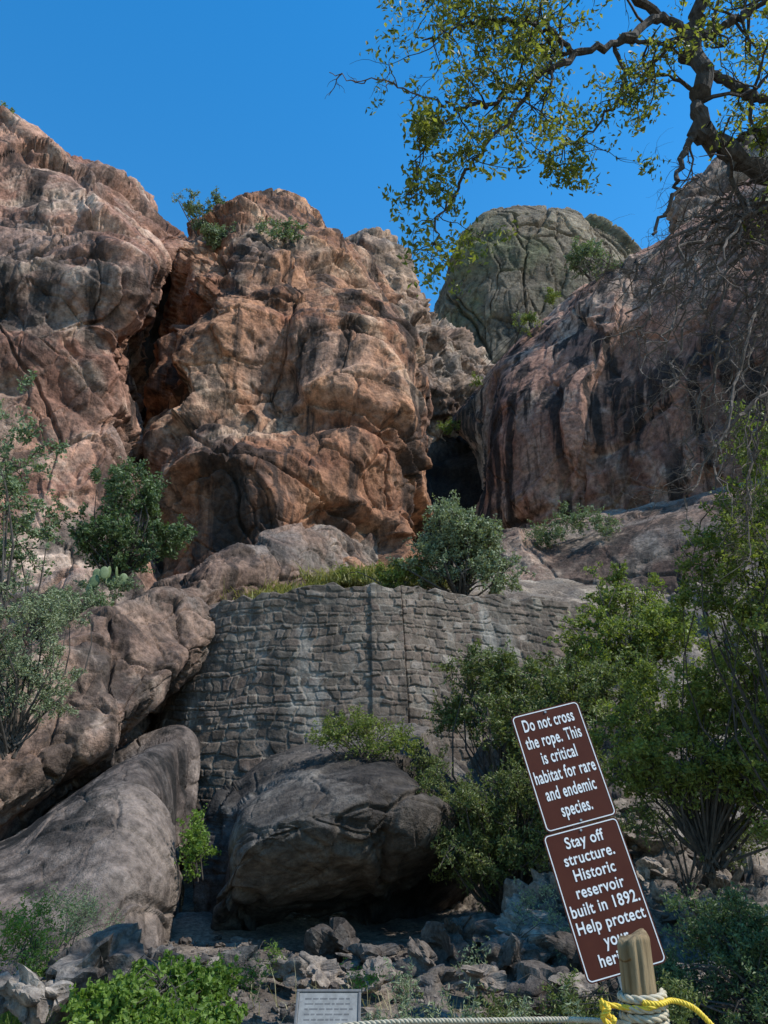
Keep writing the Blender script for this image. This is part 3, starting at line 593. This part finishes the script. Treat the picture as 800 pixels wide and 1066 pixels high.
# ---------- plaque ----------
M_plq=simple('plaque_face',(.16,.16,.15),(.25,.25,.235),25,.6,.2,.002)
M_frm=simple('plaque_frame',(.08,.08,.08),(.13,.13,.125),25,.6,.2,.002)
root=bpy.data.objects.new('plaque',None); bpy.context.scene.collection.objects.link(root)
cc=P(341,1064,4.3); w,h=.29,.26
def box(name,x0,x1,y0,y1,z0,z1,mat):
    v=[(x,y,z) for x in(x0,x1) for y in(y0,y1) for z in(z0,z1)]; f=[(0,1,3,2),(4,6,7,5),(0,4,5,1),(2,3,7,6),(0,2,6,4),(1,5,7,3)]
    o=mesh_obj(name,v,f,mat); bm=o.modifiers.new('b','BEVEL'); bm.width=.003; bm.segments=2; return o
pts_=[box('face',-w/2,w/2,-h/2,h/2,-.01,.01,M_plq)]
for nm,q in (('frame_top',(-w/2-.014,w/2+.014,h/2,h/2+.014)),('frame_bottom',(-w/2-.014,w/2+.014,-h/2-.014,-h/2)),('frame_left',(-w/2-.014,-w/2,-h/2,h/2)),('frame_right',(w/2,w/2+.014,-h/2,h/2))):
    pts_.append(box(nm,*q,-.012,.016,M_frm))
for k in range(9):
    y=h/2-.03-k*.024; xw=-w/2+.03
    while xw<w/2-.04:
        ww=.012+.03*rng.random(); ww=min(ww,w/2-.025-xw); v=[(xw,y-.0035,.0107),(xw+ww,y-.0035,.0107),(xw+ww,y+.0035,.0107),(xw,y+.0035,.0107)]
        pts_.append(mesh_obj('text_word',v,[(0,1,2,3)],M_frm)); xw+=ww+.008
pst=box('leg',-.03,.03,-.03,.03,-(cc[2]+.3),-.03,M_frm)
root.matrix_world=Matrix.Translation(Vector(cc))
for q in pts_: q.parent=root; q.rotation_euler=(math.radians(50),0,0)
pst.parent=root

# ---------- light, sky, camera ----------
sd=Vector((.74,-.22,1.0)).normalized()
sl=bpy.data.lights.new('sun','SUN'); sl.energy=5.0; sl.angle=math.radians(.5); sl.color=(1,.955,.89)
so=bpy.data.objects.new('sun',sl); bpy.context.scene.collection.objects.link(so); so.rotation_euler=sd.to_track_quat('Z','Y').to_euler()
wd=bpy.data.worlds.new('World'); bpy.context.scene.world=wd; wd.use_nodes=True; nt=wd.node_tree
sk=nt.nodes.new('ShaderNodeTexSky'); sk.sky_type='NISHITA'; sk.sun_disc=False; sk.sun_elevation=math.asin(sd.z); sk.sun_rotation=math.atan2(sd.x,sd.y)
sk.altitude=0; sk.air_density=1.6; sk.dust_density=0; sk.ozone_density=4.5
hs=nt.nodes.new('ShaderNodeHueSaturation'); hs.inputs['Saturation'].default_value=1.38; hs.inputs['Value'].default_value=1.3; nt.links.new(sk.outputs[0],hs.inputs['Color'])
bg=nt.nodes['Background']; bg.inputs[1].default_value=.15; nt.links.new(hs.outputs[0],bg.inputs[0])
cam=bpy.data.cameras.new('camera'); cam.sensor_fit='HORIZONTAL'; cam.sensor_width=36; cam.lens=36; cam.clip_end=6000; cam.clip_start=.05
co=bpy.data.objects.new('camera',cam); bpy.context.scene.collection.objects.link(co); co.location=(0,0,EYE); co.rotation_euler=(math.pi/2+PITCH,0,0)
sc=bpy.context.scene; sc.camera=co; sc.view_settings.view_transform='Standard'; sc.view_settings.look='None'; sc.view_settings.exposure=0
